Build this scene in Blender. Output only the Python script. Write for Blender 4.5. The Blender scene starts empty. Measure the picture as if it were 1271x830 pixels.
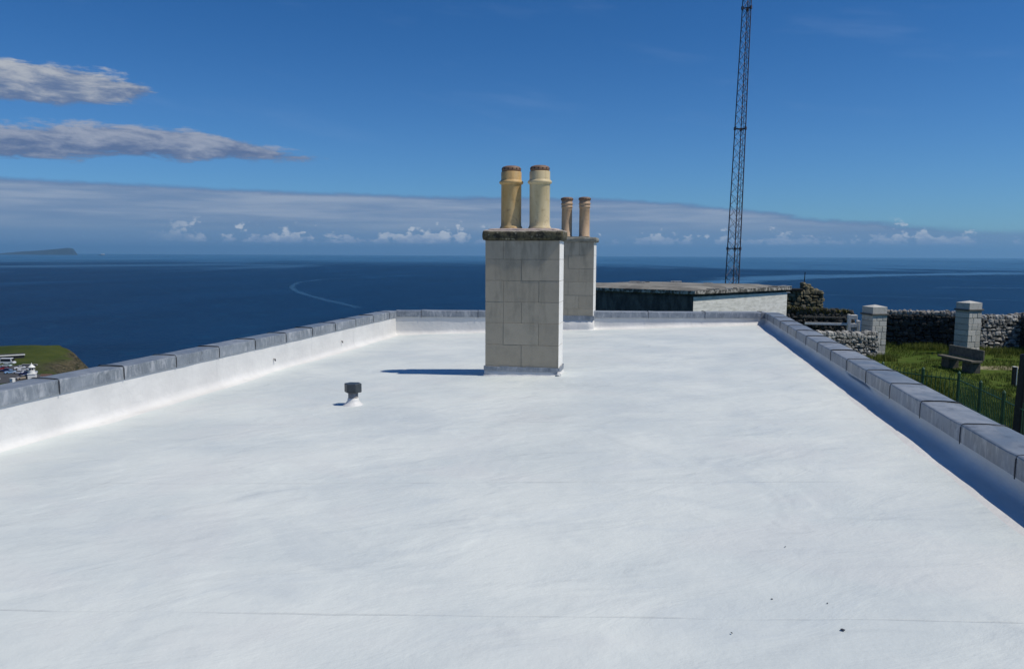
import bpy, bmesh, math, random
import numpy as np
from math import sin, cos, tan, radians, pi, sqrt, atan2, hypot
from mathutils import Vector, Matrix, noise as mnoise
S = bpy.context.scene
C = S.collection
rnd = random.Random(7)

# ------------------------------------------------------------------ camera
cam_d = bpy.data.cameras.new('camera'); cam = bpy.data.objects.new('camera', cam_d); C.objects.link(cam)
cam_d.sensor_width = 36.0; cam_d.lens = 36.0*940/1271
cam_d.clip_start = .05; cam_d.clip_end = 200000
YAW, PITCH, ROLL = radians(-11.4), radians(-5.98), radians(0.27)
fw = Vector((sin(YAW)*cos(PITCH), cos(YAW)*cos(PITCH), sin(PITCH)))
r0 = Vector((cos(YAW), -sin(YAW), 0)); u0 = r0.cross(fw)
rr = r0*cos(ROLL)+u0*sin(ROLL); uu = u0*cos(ROLL)-r0*sin(ROLL)
cam.matrix_world = Matrix(((rr.x, uu.x, -fw.x, 0), (rr.y, uu.y, -fw.y, 0), (rr.z, uu.z, -fw.z, 0), (0, 0, 0, 1)))
S.camera = cam

# ------------------------------------------------------------------ look
S.view_settings.view_transform = 'Standard'; S.view_settings.look = 'None'
S.view_settings.gamma = 1; S.view_settings.use_curve_mapping = False
S.view_settings.exposure = -0.15
SUN_EL, SUN_AZ = radians(57), radians(-6)        # azimuth measured from +X towards +Y
sd = Vector((cos(SUN_EL)*cos(SUN_AZ), cos(SUN_EL)*sin(SUN_AZ), sin(SUN_EL)))
sun_d = bpy.data.lights.new('sun', 'SUN'); sun_d.energy = 4.2; sun_d.angle = radians(.53); sun_d.color = (1, .935, .82)
sun = bpy.data.objects.new('sun', sun_d); C.objects.link(sun)
sun.rotation_euler = sd.to_track_quat('Z', 'Y').to_euler()
SKY_STRENGTH = .06

# ------------------------------------------------------------------ node helper
def lin(r, g, b):
    f = lambda c: (c/255/12.92) if c/255 <= .04045 else ((c/255+.055)/1.055)**2.4
    return (f(r), f(g), f(b))
class G:
    def __init__(s, nt): s.nt = nt
    def n(s, t, **k):
        o = s.nt.nodes.new(t)
        for a, b in k.items(): setattr(o, a, b)
        return o
    def put(s, sock, v):
        if isinstance(v, V): s.nt.links.new(v.s, sock)
        elif isinstance(v, bpy.types.NodeSocket): s.nt.links.new(v, sock)
        elif isinstance(v, (tuple, list)) and sock.type == 'RGBA' and len(v) == 3: sock.default_value = (*v, 1)
        else: sock.default_value = v
    def m(s, op, a, b=None, c=None):
        o = s.n('ShaderNodeMath', operation=op)
        s.put(o.inputs[0], a)
        if b is not None: s.put(o.inputs[1], b)
        if c is not None: s.put(o.inputs[2], c)
        return V(s, o.outputs[0])
    def ss(s, x, a, b, lo=0., hi=1.):
        o = s.n('ShaderNodeMapRange', interpolation_type='SMOOTHSTEP')
        s.put(o.inputs[0], x); s.put(o.inputs[1], a); s.put(o.inputs[2], b); s.put(o.inputs[3], lo); s.put(o.inputs[4], hi)
        return V(s, o.outputs[0])
    def lr(s, x, a, b, lo=0., hi=1.):
        o = s.n('ShaderNodeMapRange'); o.clamp = True
        s.put(o.inputs[0], x); s.put(o.inputs[1], a); s.put(o.inputs[2], b); s.put(o.inputs[3], lo); s.put(o.inputs[4], hi)
        return V(s, o.outputs[0])
    def mix(s, f, a, b, bt='MIX'):
        o = s.n('ShaderNodeMix', data_type='RGBA', blend_type=bt)
        s.put(o.inputs[0], f); s.put(o.inputs[6], a); s.put(o.inputs[7], b)
        return V(s, o.outputs[2])
    def comb(s, x, y, z=0.):
        o = s.n('ShaderNodeCombineXYZ')
        s.put(o.inputs[0], x); s.put(o.inputs[1], y); s.put(o.inputs[2], z)
        return V(s, o.outputs[0])
    def sep(s, v):
        o = s.n('ShaderNodeSeparateXYZ'); s.put(o.inputs[0], v)
        return [V(s, k) for k in o.outputs]
    def noise(s, vec, scale, detail=4., rough=.55, dist=0., col=False):
        o = s.n('ShaderNodeTexNoise'); s.put(o.inputs['Vector'], vec)
        s.put(o.inputs['Scale'], scale); o.inputs['Detail'].default_value = detail
        o.inputs['Roughness'].default_value = rough; o.inputs['Distortion'].default_value = dist
        return V(s, o.outputs[1 if col else 0])
    def vor(s, vec, scale, feature='F1', out=0, rnds=1.):
        o = s.n('ShaderNodeTexVoronoi', feature=feature); s.put(o.inputs['Vector'], vec)
        o.inputs['Scale'].default_value = scale; o.inputs['Randomness'].default_value = rnds
        return V(s, o.outputs[out])
    def sc(s, vec, x, y, z):
        o = s.n('ShaderNodeVectorMath', operation='MULTIPLY'); s.put(o.inputs[0], vec); o.inputs[1].default_value = (x, y, z)
        return V(s, o.outputs[0])
    def pos(s): return V(s, s.n('ShaderNodeNewGeometry').outputs['Position'])
    def obj(s): return V(s, s.n('ShaderNodeTexCoord').outputs['Object'])
    def island(s): return V(s, s.n('ShaderNodeNewGeometry').outputs['Random Per Island'])
    def normal(s): return V(s, s.n('ShaderNodeNewGeometry').outputs['Normal'])
    def bump(s, h, strength=.3, dist=.01):
        o = s.n('ShaderNodeBump'); o.inputs['Strength'].default_value = strength
        o.inputs['Distance'].default_value = dist; s.put(o.inputs['Height'], h)
        return V(s, o.outputs[0])
class V:
    def __init__(s, g, sock): s.g = g; s.s = sock
    def __add__(s, o): return s.g.m('ADD', s, o)
    def __radd__(s, o): return s.g.m('ADD', s, o)
    def __sub__(s, o): return s.g.m('SUBTRACT', s, o)
    def __rsub__(s, o): return s.g.m('SUBTRACT', o, s)
    def __mul__(s, o): return s.g.m('MULTIPLY', s, o)
    def __rmul__(s, o): return s.g.m('MULTIPLY', s, o)
    def __truediv__(s, o): return s.g.m('DIVIDE', s, o)

def mat(name, fn):
    m = bpy.data.materials.new(name); m.use_nodes = True
    nt = m.node_tree; g = G(nt); p = nt.nodes['Principled BSDF']
    r = fn(g)
    for k, v in r.items():
        g.put(p.inputs[k], v)
    return m
def flat(name, col, rough=.6, metal=0., var=.12, scale=6.):
    def f(g):
        n = g.noise(g.obj(), scale, 5)
        a = tuple(max(0, c*(1-var)) for c in col); b = tuple(min(1, c*(1+var)) for c in col)
        return {'Base Color': g.mix(g.lr(n, .3, .7), a, b), 'Roughness': rough, 'Metallic': metal,
                'Normal': g.bump(g.noise(g.obj(), scale*6, 3), .15, .004)}
    return mat(name, f)

# ------------------------------------------------------------------ world: sky with clouds
w = bpy.data.worlds.new('World'); S.world = w; w.use_nodes = True
nt = w.node_tree; g = G(nt); bg = nt.nodes['Background']
sky = g.n('ShaderNodeTexSky', sky_type='NISHITA'); sky.sun_disc = False
sky.sun_elevation = SUN_EL; sky.sun_rotation = pi/2 - SUN_AZ
sky.altitude = 0; sky.air_density = 1.0; sky.dust_density = .0; sky.ozone_density = 2.6
skyc = V(g, sky.outputs[0])
tc = V(g, g.n('ShaderNodeTexCoord').outputs['Generated'])
x, y, z = g.sep(tc)
az = g.m('ARCTAN2', x, y)
el = z/g.m('SQRT', x*x+y*y)
K = 1/SKY_STRENGTH
def ccol(r, gg, b): return tuple(c*K for c in lin(r, gg, b))
nA = g.noise(g.comb(az*7., el*38.), 1., 8, .6)
nB = g.noise(g.comb(az*9.+5., el*120.), 1., 6, .55)
nC = g.noise(g.comb(az*55.+2., el*110.), 1., 8, .6)
nD = g.noise(g.comb(az*26.+9., el*70.), 1., 8, .62)
col = g.mix(1., skyc, g.mix(g.ss(el, .03, .34), (.55, 1.02, 1.62), (.30, .84, 1.46)), 'MULTIPLY')
# thin high wisps
wis = g.noise(g.comb(az*2.2-el*3., el*14.+az*2.5), 1.6, 6, .55)
col = g.mix(g.ss(wis, .52, .8)*.10*g.ss(el, .1, .2), col, ccol(170, 195, 230))
# low bank
edge = (.083-.0125*(az+.787)) - g.ss(az, -.1, .42)*.040 - g.ss(az, -.8, -1.6)*.01
e2 = edge + (nA-.5)*g.lr(az, -.6, .2, .006, .02) + (nC-.5)*.005
d = e2-el
soft = g.noise(g.comb(az*3.5+3., el*45.), 1., 5, .5)
bank = g.ss(d, -.0015, .0055)*g.ss(az+(nA-.5)*.3, .42, .26)
body = g.mix(g.ss(soft*.6+nB*.4, .38, .64), ccol(120, 146, 182), ccol(158, 174, 198))
body = g.mix(g.ss(el, .055, .012), body, ccol(118, 148, 184))
rim = g.mix(g.ss(d, .001, .008), ccol(100, 128, 172), body)
col = g.mix(bank*g.ss(el, -.004, .004, .8, .97), col, rim)
# hazy band on the horizon, with small cumulus
hb = g.ss(.029+(nA-.5)*.008-el, -.004, .006)
col = g.mix(hb*.85, col, g.mix(g.ss(el, .022, .003), ccol(116, 148, 186), ccol(104, 140, 184)))
win = g.ss(el, .007, .014)*g.ss(el, .048, .036)
base_ = g.ss(el+(nD-.5)*.006, .0125, .0165)
puff = g.noise(g.comb(az*62.+4., el*95.), 1., 8, .6, .1)
clump = g.noise(g.comb(az*13.+1.7, el*12.), 1., 4, .6)
where = g.ss(az, -.66, -.56)*g.ss(az, -.22, -.05, 1., .8)
cm = g.ss(puff*.75+(clump-.5)*.9+.165-g.ss(el, .014, .040)*.22, .455, .535)*win*base_*where
ct = g.mix(g.ss((el-.012)/.02+(nC-.5)*1.5, .1, .9), ccol(142, 164, 198), ccol(208, 216, 226))
col = g.mix(cm*.8, col, ct)
# two slabs of cloud at the left
nE = g.noise(g.comb(az*16.+3., el*60.), 1., 9, .66, .3)
nF = g.noise(g.comb(az*42.+3., el*100.), 1., 6, .6)
def slab(col, c, h, top, bot):
    dd = g.m('ABSOLUTE', el-c)
    mk = g.ss(h-dd+(nA-.5)*.030+(nE-.5)*.034+(nF-.5)*.012, -.002, .007)
    sh = (el-c)/.022*.45+.5+(nE-.5)*2.4+(nA-.5)*1.2+(nF-.5)*.6
    return g.mix(mk*.94, col, g.mix(g.ss(sh, .1, 1.), bot, top))
hA = g.ss(az, -.555, -.74)*.024*g.ss(az, -1.5, -1.1)-g.ss(az, -.65, -.57)*.04-g.ss(az, -1.1, -1.6)*.04
col = slab(col, .187, hA, ccol(190, 194, 200), ccol(104, 124, 160))
hB = g.ss(az, -.38, -.62)*.020-g.ss(az, -.455, -.36)*.03-g.ss(az, -1.0, -1.4)*.04
cB = .119+g.ss(az, -.45, -.6)*.011-g.ss(az, -.66, -.80)*.01
col = slab(col, cB, hB, ccol(164, 172, 190), ccol(96, 116, 154))
nt.links.new(col.s, bg.inputs[0]); bg.inputs[1].default_value = SKY_STRENGTH

# ------------------------------------------------------------------ mesh helpers
class MB:
    def __init__(s): s.v = []; s.f = []; s.mi = []; s.sm = []
    def add(s, vs, fs, mi=0, smooth=False):
        o = len(s.v); s.v += [tuple(a) for a in vs]; s.f += [tuple(i+o for i in f) for f in fs]
        s.mi += [mi]*len(fs); s.sm += [smooth]*len(fs)
    def box(s, x0, x1, y0, y1, z0, z1, M=None, mi=0):
        vs = [Vector(p) for p in ((x0, y0, z0), (x1, y0, z0), (x1, y1, z0), (x0, y1, z0), (x0, y0, z1), (x1, y0, z1), (x1, y1, z1), (x0, y1, z1))]
        if M: vs = [M @ p for p in vs]
        s.add(vs, [(0, 3, 2, 1), (4, 5, 6, 7), (0, 1, 5, 4), (1, 2, 6, 5), (2, 3, 7, 6), (3, 0, 4, 7)], mi)
    def lathe(s, prof, cx=0, cy=0, n=40, mi=0, smooth=True, a0=0):
        vs = []; fs = []
        for r, zz in prof:
            for k in range(n):
                a = a0+2*pi*k/n; vs.append((cx+r*cos(a), cy+r*sin(a), zz))
        for j in range(len(prof)-1):
            for k in range(n):
                fs.append((j*n+k, j*n+(k+1) % n, (j+1)*n+(k+1) % n, (j+1)*n+k))
        s.add(vs, fs, mi, smooth)
    def tube(s, p, q, r, n=6, r2=None):
        p = Vector(p); q = Vector(q); d = (q-p).normalized(); a = d.orthogonal().normalized(); b = d.cross(a)
        r2 = r if r2 is None else r2
        vs = [p+(a*cos(2*pi*k/n)+b*sin(2*pi*k/n))*r for k in range(n)]+[q+(a*cos(2*pi*k/n)+b*sin(2*pi*k/n))*r2 for k in range(n)]
        s.add(vs, [(k, (k+1) % n, n+(k+1) % n, n+k) for k in range(n)]+[tuple(range(n))[::-1], tuple(range(n, 2*n))], 0, False)
    def prism(s, pts, z0, z1, mi=0):
        n = len(pts); vs = [(a, b, z0) for a, b in pts]+[(a, b, z1) for a, b in pts]
        s.add(vs, [(k, (k+1) % n, n+(k+1) % n, n+k) for k in range(n)]+[tuple(range(n))[::-1], tuple(range(n, 2*n))], mi)
    def build(s, name, mats, parent=None, bevel=0, seg=1, loc=None):
        me = bpy.data.meshes.new(name); me.from_pydata(s.v, [], s.f)
        if not isinstance(mats, (list, tuple)): mats = [mats]
        for m in mats: me.materials.append(m)
        me.polygons.foreach_set('material_index', s.mi); me.polygons.foreach_set('use_smooth', s.sm)
        me.update()
        bm = bmesh.new(); bm.from_mesh(me)
        bmesh.ops.recalc_face_normals(bm, faces=bm.faces)
        if bevel: bmesh.ops.bevel(bm, geom=bm.edges[:], offset=bevel, segments=seg, affect='EDGES', clamp_overlap=True)
        bm.to_mesh(me); bm.free()
        o = bpy.data.objects.new(name, me); C.objects.link(o)
        if parent: o.parent = parent
        if loc: o.location = loc
        return o
def tag(o, label=None, cat=None, group=None, kind=None):
    if label: o['label'] = label
    if cat: o['category'] = cat
    if group: o['group'] = group
    if kind: o['kind'] = kind
    return o
def thing(name, loc, label, cat, group=None, rz=0):
    o = bpy.data.objects.new(name, None); C.objects.link(o); o.location = loc; o.rotation_euler = (0, 0, rz)
    o.empty_display_size = .2
    return tag(o, label, cat, group)
def children(o): return [c for c in bpy.data.objects if c.parent == o]
def copy_tree(o, parent=None):
    c = o.copy(); C.objects.link(c)
    if parent: c.parent = parent
    for ch in children(o): copy_tree(ch, c)
    return c
def n3(x, y, z=0): return mnoise.noise(Vector((x, y, z)))

# ------------------------------------------------------------------ materials
def f_roof(g):
    p = g.pos(); x, y, z = g.sep(p)
    wob = g.noise(g.sc(p, .9, .9, 0), 1., 4, .6)
    s = y-.118*x+(wob-.5)*.06
    fr = g.m('FRACT', (s+1.80)/1.98)
    line = g.ss(g.m('ABSOLUTE', fr-.5), .0045, .0015)*g.ss(g.noise(g.sc(p, 1.7, .6, 0), 1., 3), .36, .6, .08, 1.)
    x2 = g.m('ABSOLUTE', x+.6+(wob-.5)*.2)
    strk = g.noise(g.comb(x*1.1+y*.9, y*2.6-x*1.7), 1., 6, .6, .8)
    blot = g.noise(p, .8, 6, .62)
    fine = g.noise(p, 14., 4, .65)
    grit = g.ss(g.vor(p, 26.), .05, .025)
    base = g.mix(g.ss(blot, .32, .7), (.545, .595, .595), (.635, .675, .655))
    base = g.mix(g.ss(strk, .52, .68)*.25, base, (.47, .53, .57))
    pat = g.noise(g.comb(x*.55+y*.2, y*.8), 1., 5, .55, 1.2)
    base = g.mix(g.ss(pat, .5, .66)*.5, base, (.59, .615, .61))
    base = g.mix(g.ss(pat, .44, .34)*.35, base, (.48, .53, .55))
    base = g.mix(line*.25, base, (.42, .45, .46))
    base = g.mix(grit*.25*g.ss(g.noise(p, 1.3, 3), .5, .62), base, (.35, .37, .38))
    sz = strk*.5+blot*.5+fine*.12-line*.14+g.ss(g.noise(g.comb(x*.9-y*.5, y*1.3+x*.3), 1., 3, .5, .6), .46, .60)*.26+g.noise(g.sc(p, 1., 1., 0), 3.2, 4)*.25
    return {'Base Color': base, 'Roughness': g.lr(blot, .3, .7, .5, .7), 'Specular IOR Level': .25, 'Normal': g.bump(sz, .8, .035)}
M_roof = mat('white_roof_coating', f_roof)
def f_ups(g):
    p = g.pos(); x, y, z = g.sep(p)
    bl = g.noise(p, 1.6, 6, .6); fi = g.noise(p, 11, 5, .6)
    base = g.mix(g.ss(bl, .35, .7), (.60, .60, .59), (.68, .68, .665))
    st = g.noise(g.comb(x*5, y*5, z*.7), 1.5, 5, .6)
    base = g.mix(g.ss(st, .55, .72)*.3, base, (.47, .475, .47))
    return {'Base Color': base, 'Roughness': .55, 'Normal': g.bump(bl*1.+fi*.35+g.ss(g.noise(g.comb((x+y)*1.2, z*2.5), 1., 3, .5, .4), .44, .62)*.12, .8, .025)}
M_ups = mat('white_upstand_coating', f_ups)
def f_lead(g):
    p = g.pos(); x, y, z = g.sep(p); ri = V(g, g.n('ShaderNodeObjectInfo').outputs['Random'])
    p = V(g, g.n('ShaderNodeVectorMath', operation='ADD').outputs[0]) if False else p
    a = g.noise(p, 3.2, 7, .62, .5)+(ri-.5)*.22; b = g.noise(g.comb(x*9, y*9, z*3.), 1., 6, .68, .6)
    base = g.mix(g.ss(a, .3, .7), (.145, .17, .20), (.23, .26, .30))
    vf = g.ss(g.m('ABSOLUTE', g.sep(g.normal())[2]), .75, .35)
    base = g.mix(g.ss(b, .49, .66)*(vf*.5+.08), base, (.47, .49, .52))
    base = g.mix(g.ss(g.noise(p, 7., 5, .7), .52, .68)*.6, base, (.085, .10, .12))
    base = g.mix(g.ss(g.noise(g.comb(x*26, y*26, z*7), 1., 5, .7), .5, .66)*.35*vf, base, (.38, .41, .44))
    return {'Base Color': base, 'Roughness': g.lr(a, .3, .7, .38, .6), 'Specular IOR Level': .6,
            'Normal': g.bump(g.noise(p, 4.5, 4, .5)*1.2+b*.15, .5, .012)}
M_lead = mat('weathered_lead', f_lead)
M_joint = flat('dark_lead_joint', (.03, .035, .045), .6)
def f_block(g):
    p = g.pos(); x, y, z = g.sep(p); ri = g.island()
    a = g.noise(p, 5, 7, .65); b = g.noise(g.comb(x*6, y*6, z*1.3), 1.3, 6, .6)
    base = g.mix(ri, (.36, .315, .24), (.40, .355, .275))
    base = g.mix(g.ss(a, .4, .75)*.5, base, (.26, .24, .19))
    base = g.mix(g.ss(b, .52, .7)*.4, base, (.21, .195, .15))
    base = g.mix(g.ss(z, -.35, .2)*g.ss(b, .42, .62)*.4, base, (.14, .13, .10))
    base = g.mix(g.ss(g.noise(p, 38, 4, .7), .64, .72)*.5, base, (.46, .44, .38))
    return {'Base Color': base, 'Roughness': .88, 'Normal': g.bump(g.noise(p, 60, 5, .7)+a*.5, .5, .006)}
M_block = mat('concrete_block', f_block)
M_pale = flat('warm_white', (.80, .785, .74), .7, 0, .06, 5)
M_mortar = flat('pale_mortar', (.27, .25, .205), .9)
def f_capst(g):
    p = g.pos(); x, y, z = g.sep(p); nz = g.sep(g.normal())[2]
    a = g.noise(p, 9, 7, .7); b = g.vor(g.sc(p, 1, 1, 1.4), 15); c = g.noise(p, 22, 6, .7)
    base = g.mix(g.ss(a, .42, .56), (.02, .02, .014), (.085, .078, .045))
    base = g.mix(g.ss(c, .56, .66)*.7, base, (.34, .33, .26))
    base = g.mix(g.ss(nz, .4, .85)*g.ss(a, .3, .5, .6, 1.), base, (.46, .41, .36))
    return {'Base Color': base, 'Roughness': .95, 'Normal': g.bump(a+c*.5, 1., .02)}
M_cap = mat('mossy_cap_stone', f_capst)
M_cap2 = mat('grey_cap_slab', lambda g: {'Base Color': g.mix(g.ss(g.noise(g.pos(), 8, 6, .7), .35, .65), (.13, .13, .11), (.27, .265, .23)), 'Roughness': .95,
             'Normal': g.bump(g.noise(g.pos(), 30, 6, .7), .6, .01)})
M_flaunch = flat('pinkish_mortar', (.50, .40, .35), .95, 0, .25, 14)
def potmat(name, c0, c1, c2):
    def f(g):
        p = g.obj(); x, y, z = g.sep(p)
        a = g.noise(g.comb(x*4, y*4, z*1.6), 1.6, 6, .6); b = g.noise(p, 18, 5, .6)
        base = g.mix(g.ss(a, .32, .68), c0, c1); base = g.mix(g.ss(b, .54, .72)*.6, base, c2); base = g.mix(g.ss(z+(a-.5)*.5, .60, .78)*.45, base, c2)
        base = g.mix(g.ss(g.noise(g.comb(x*9, y*9, z*1.1), 1., 6, .7), .56, .68)*.45, base, c2)
        return {'Base Color': base, 'Roughness': .62, 'Normal': g.bump(b, .25, .004)}
    return mat(name, f)
M_pot1 = potmat('amber_glazed_clay', (.50, .31, .11), (.60, .44, .22), (.22, .14, .07))
M_pot2 = potmat('cream_clay', (.56, .45, .25), (.64, .54, .34), (.34, .25, .14))
M_pot3 = potmat('tan_clay', (.44, .29, .17), (.54, .38, .24), (.19, .12, .08))
M_terra = potmat('dark_terracotta', (.22, .12, .075), (.33, .20, .12), (.09, .06, .045))
M_hole = flat('hole_black', (.012, .011, .01), .95)
M_black = flat('dark_plastic', (.035, .045, .055), .45, 0, .35, 25)
M_galv = flat('dull_pipe', (.30, .29, .28), .7, 0, .4, 30)
def f_stone(c0, c1, c2, lich):
    def f(g):
        p = g.pos(); ri = g.island(); a = g.noise(p, 6, 6, .7); b = g.noise(p, 17, 5, .7); nz = g.sep(g.normal())[2]
        base = g.mix(ri, c0, c1); base = g.mix(g.ss(a, .45, .65)*.6, base, c2)
        base = g.mix(g.ss(b, .58, .66)*.85, base, lich)
        return {'Base Color': base, 'Roughness': .95, 'Normal': g.bump(a+b, .9, .03)}
    return f
M_rub = mat('rubble_stone', f_stone((.12, .115, .10), (.34, .33, .31), (.07, .07, .06), (.45, .45, .42)))
M_rubshade = mat('shaded_rubble_stone', f_stone((.022, .022, .02), (.075, .072, .065), (.015, .015, .015), (.16, .16, .14)))  # shaded copy of the rubble: shade of unlit walls put into the colour
M_rublit = mat('sunlit_rubble_stone', f_stone((.08, .08, .072), (.52, .51, .47), (.06, .06, .055), (.62, .61, .57)))  # lit copy of the rubble: sunlight put into the colour
M_ruin = mat('lichen_stone', f_stone((.09, .085, .05), (.20, .18, .12), (.04, .045, .025), (.30, .19, .04)))
M_gap = flat('dark_wall_fill', (.02, .02, .018), 1)  # near-black core behind the wall stones
M_ashlar = mat('limewashed_stone', lambda g: {'Base Color': g.mix(g.ss(g.noise(g.pos(), 7, 7, .7), .5, .7)*.7, g.mix(g.island(), (.38, .38, .35), (.58, .57, .53)), (.30, .29, .25)), 'Roughness': .92,
             'Normal': g.bump(g.noise(g.pos(), 22, 6, .7), .7, .02)})
M_ashj = flat('dark_pillar_joint', (.12, .12, .11), .95)
def f_wwall(g):
    p = g.pos(); x, y, z = g.sep(p)
    a = g.noise(g.sc(p, 2, 2, 6), 1.2, 7, .65); ln = g.ss(g.m('ABSOLUTE', g.m('FRACT', z*3.3)-.5), .46, .49)
    base = g.mix(g.ss(a, .4, .65)*.6, (.74, .74, .70), (.46, .46, .42)); base = g.mix(ln*.35, base, (.35, .35, .32))
    return {'Base Color': base, 'Roughness': .9, 'Normal': g.bump(a, .8, .02)}
M_wwall = mat('flaking_white_paint', f_wwall)
M_dwall = mat('shaded_render', lambda g: {'Base Color': g.mix(g.ss(g.noise(g.sc(g.pos(), 3, 3, 1.2), 1., 7, .7), .4, .66), (.045, .05, .055), (.12, .125, .125)), 'Roughness': .95,  # wall turned from the sun, its shade put into the colour
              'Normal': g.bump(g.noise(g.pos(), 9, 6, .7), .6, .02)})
def f_felt(g):
    p = g.pos(); a = g.noise(p, .9, 6, .65); b = g.noise(p, 8, 6, .7)
    base = g.mix(g.ss(a, .35, .65), (.12, .115, .10), (.25, .24, .21)); base = g.mix(g.ss(b, .58, .7)*.6, base, (.38, .37, .33))
    return {'Base Color': base, 'Roughness': .95, 'Normal': g.bump(b, .5, .02)}
M_felt = mat('weathered_flat_roof', f_felt)
M_fascia = mat('pale_slab_edge', lambda g: {'Base Color': g.mix(g.ss(g.noise(g.pos(), 5, 6, .7), .45, .6), (.07, .07, .065), (.42, .41, .38)), 'Roughness': .95})
M_steel = flat('dull_mast_steel', (.10, .085, .10), .55, .3, .3, 4)
M_green = flat('green_railing_paint', (.025, .085, .04), .5, 0, .25, 9)
M_wood = flat('grey_wood', (.12, .11, .09), .9, 0, .4, 9)
M_dkwood = flat('tarred_wood', (.02, .02, .018), .85, 0, .3, 9)
M_conc = flat('bench_concrete', (.13, .12, .095), .95, 0, .35, 9)
M_concd = flat('bench_leg_concrete', (.09, .085, .07), .95, 0, .35, 9)
M_wpaint = flat('white_timber_paint', (.68, .67, .63), .7, 0, .15, 9)
M_white = flat('white_render', (.78, .78, .74), .7, 0, .06, 1)
M_glass = flat('dark_glass', (.02, .025, .03), .12, 0, .1, 1)
M_tyre = flat('tyre', (.015, .015, .015), .8)
M_rooft = flat('black_roof', (.03, .03, .032), .8, 0, .2, 1)

# ------------------------------------------------------------------ sea, land, haze
SEA = -85.
def f_sea(g):
    p = g.pos(); x, y, z = g.sep(p)
    dist = g.m('SQRT', x*x+y*y)
    big = g.noise(g.comb(x*.0011+y*.0004, y*.00045-x*.0001), 1., 6, .6, .6)
    mid = g.noise(g.comb(x*.005, y*.0022), 1., 5, .6, .5)
    az_ = g.m('ARCTAN2', x, y)
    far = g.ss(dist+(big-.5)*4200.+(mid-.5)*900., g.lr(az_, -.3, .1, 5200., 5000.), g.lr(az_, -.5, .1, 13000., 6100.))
    streak = g.ss(big*.6+mid*.4, .53, .62)*g.ss(dist, 1300., 3200.)
    base = g.mix(g.ss(mid, .3, .7), (.0016, .019, .056), (.0026, .026, .074))
    rip = g.noise(g.comb(x*.03+y*.01, y*.018), 1., 6, .7, .4)
    base = g.mix(g.ss(rip, .5, .72)*.6, base, (.005, .045, .105))
    base = g.mix(streak*.45, base, (.012, .062, .15))
    base = g.mix(far*.9, base, (.034, .12, .235))  # far water paled: horizon haze put into the colour
    pt = g.noise(g.comb(x*.0005, y*.00022), 1., 6, .65, .8)
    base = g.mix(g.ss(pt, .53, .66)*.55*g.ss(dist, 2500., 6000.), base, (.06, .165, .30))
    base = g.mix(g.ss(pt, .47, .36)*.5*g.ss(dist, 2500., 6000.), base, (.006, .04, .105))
    wv = g.noise(g.sc(p, 1, .7, 1), .16, 4, .6)*1.6+g.noise(p, .6, 3, .6)*.5
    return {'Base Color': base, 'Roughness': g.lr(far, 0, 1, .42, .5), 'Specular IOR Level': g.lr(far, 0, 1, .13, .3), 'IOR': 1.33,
            'Normal': g.bump(wv, .9, .9)}
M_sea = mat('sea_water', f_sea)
m = MB(); R = 90000.
m.add([(-R, -R, SEA), (R, -R, SEA), (R, R, SEA), (-R, R, SEA)], [(0, 1, 2, 3)])
tag(m.build('sea', M_sea), kind='structure')

def f_land(g):
    p = g.pos(); x, y, z = g.sep(p); nz = g.sep(g.normal())[2]
    a = g.noise(p, .05, 7, .65); b = g.noise(p, .9, 6, .7); c = g.noise(g.sc(p, 1, 1, 3.5), .28, 7, .72)
    d = g.noise(p, 5., 5, .7)
    grass = g.mix(g.ss(a, .35, .65), (.048, .085, .011), (.085, .115, .018))
    grass = g.mix(g.ss(b, .45, .75)*.7, grass, (.10, .115, .03))
    grass = g.mix(g.ss(d, .55, .75)*.5, grass, (.02, .045, .008))
    farm = g.ss(x, -60., -140.)
    grass = g.mix(farm*.75, grass, g.mix(g.ss(a, .35, .65), (.026, .038, .010), (.050, .060, .016)))
    brown = g.mix(g.ss(c, .38, .62), (.026, .028, .016), (.095, .08, .048)); brown = g.mix(g.ss(b, .55, .7)*.5, brown, (.26, .22, .17))
    side = g.ss(x, -292., -262.)*g.ss(x, -150., -200.)*g.ss(y, 250., 300.)
    rock = g.ss(nz+(c-.5)*.35+(a-.5)*.2-side*.2, .97, .80)
    base = g.mix(rock, grass, brown)
    # worn earth path by the far wall
    px = x-14.2; py = y-33.8-(x-14.2)*.15
    pathm = g.ss(g.m('SQRT', px*px*.13+py*py*2.2)+(b-.5)*.7, 1.1, .65)
    base = g.mix(pathm*.8, base, (.30, .26, .18))
    return {'Base Color': base, 'Roughness': 1., 'Specular IOR Level': .1, 'Normal': g.bump(b*.6+d*.25, .8, .12)}
M_land = mat('coastal_grassland', f_land)
coast = np.array([(140, -160), (140, 40), (40, 47), (14, 47), (9.5, 55), (8, 72), (-6, 72), (-12, 50), (-30, 58), (-100, 116), (-188, 212), (-238, 267), (-266, 300), (-292, 329),
                  (-322, 350), (-352, 352), (-400, 338), (-520, 300), (-560, 280), (-560, -160)], float)
def sdist(P):
    n = len(coast); dmin = np.full(len(P), 1e9); ins = np.zeros(len(P), bool)
    for i in range(n):
        a = coast[i]; b = coast[(i+1) % n]; ab = b-a
        t = np.clip(((P-a)@ab)/(ab@ab), 0, 1); dd = np.hypot(*(P-(a+t[:, None]*ab)).T); dmin = np.minimum(dmin, dd)
        c = ((a[1] > P[:, 1]) != (b[1] > P[:, 1])); xi = (b[0]-a[0])*(P[:, 1]-a[1])/((b[1]-a[1]) or 1e-9)+a[0]
        ins ^= c & (P[:, 0] < xi)
    return np.where(ins, -dmin, dmin)
xs = np.concatenate([np.arange(-640, -360, 8), np.arange(-360, -200, 2.5), np.arange(-200, -20, 5), np.arange(-20, 40, 1.), np.arange(40, 261, 8)])
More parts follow.
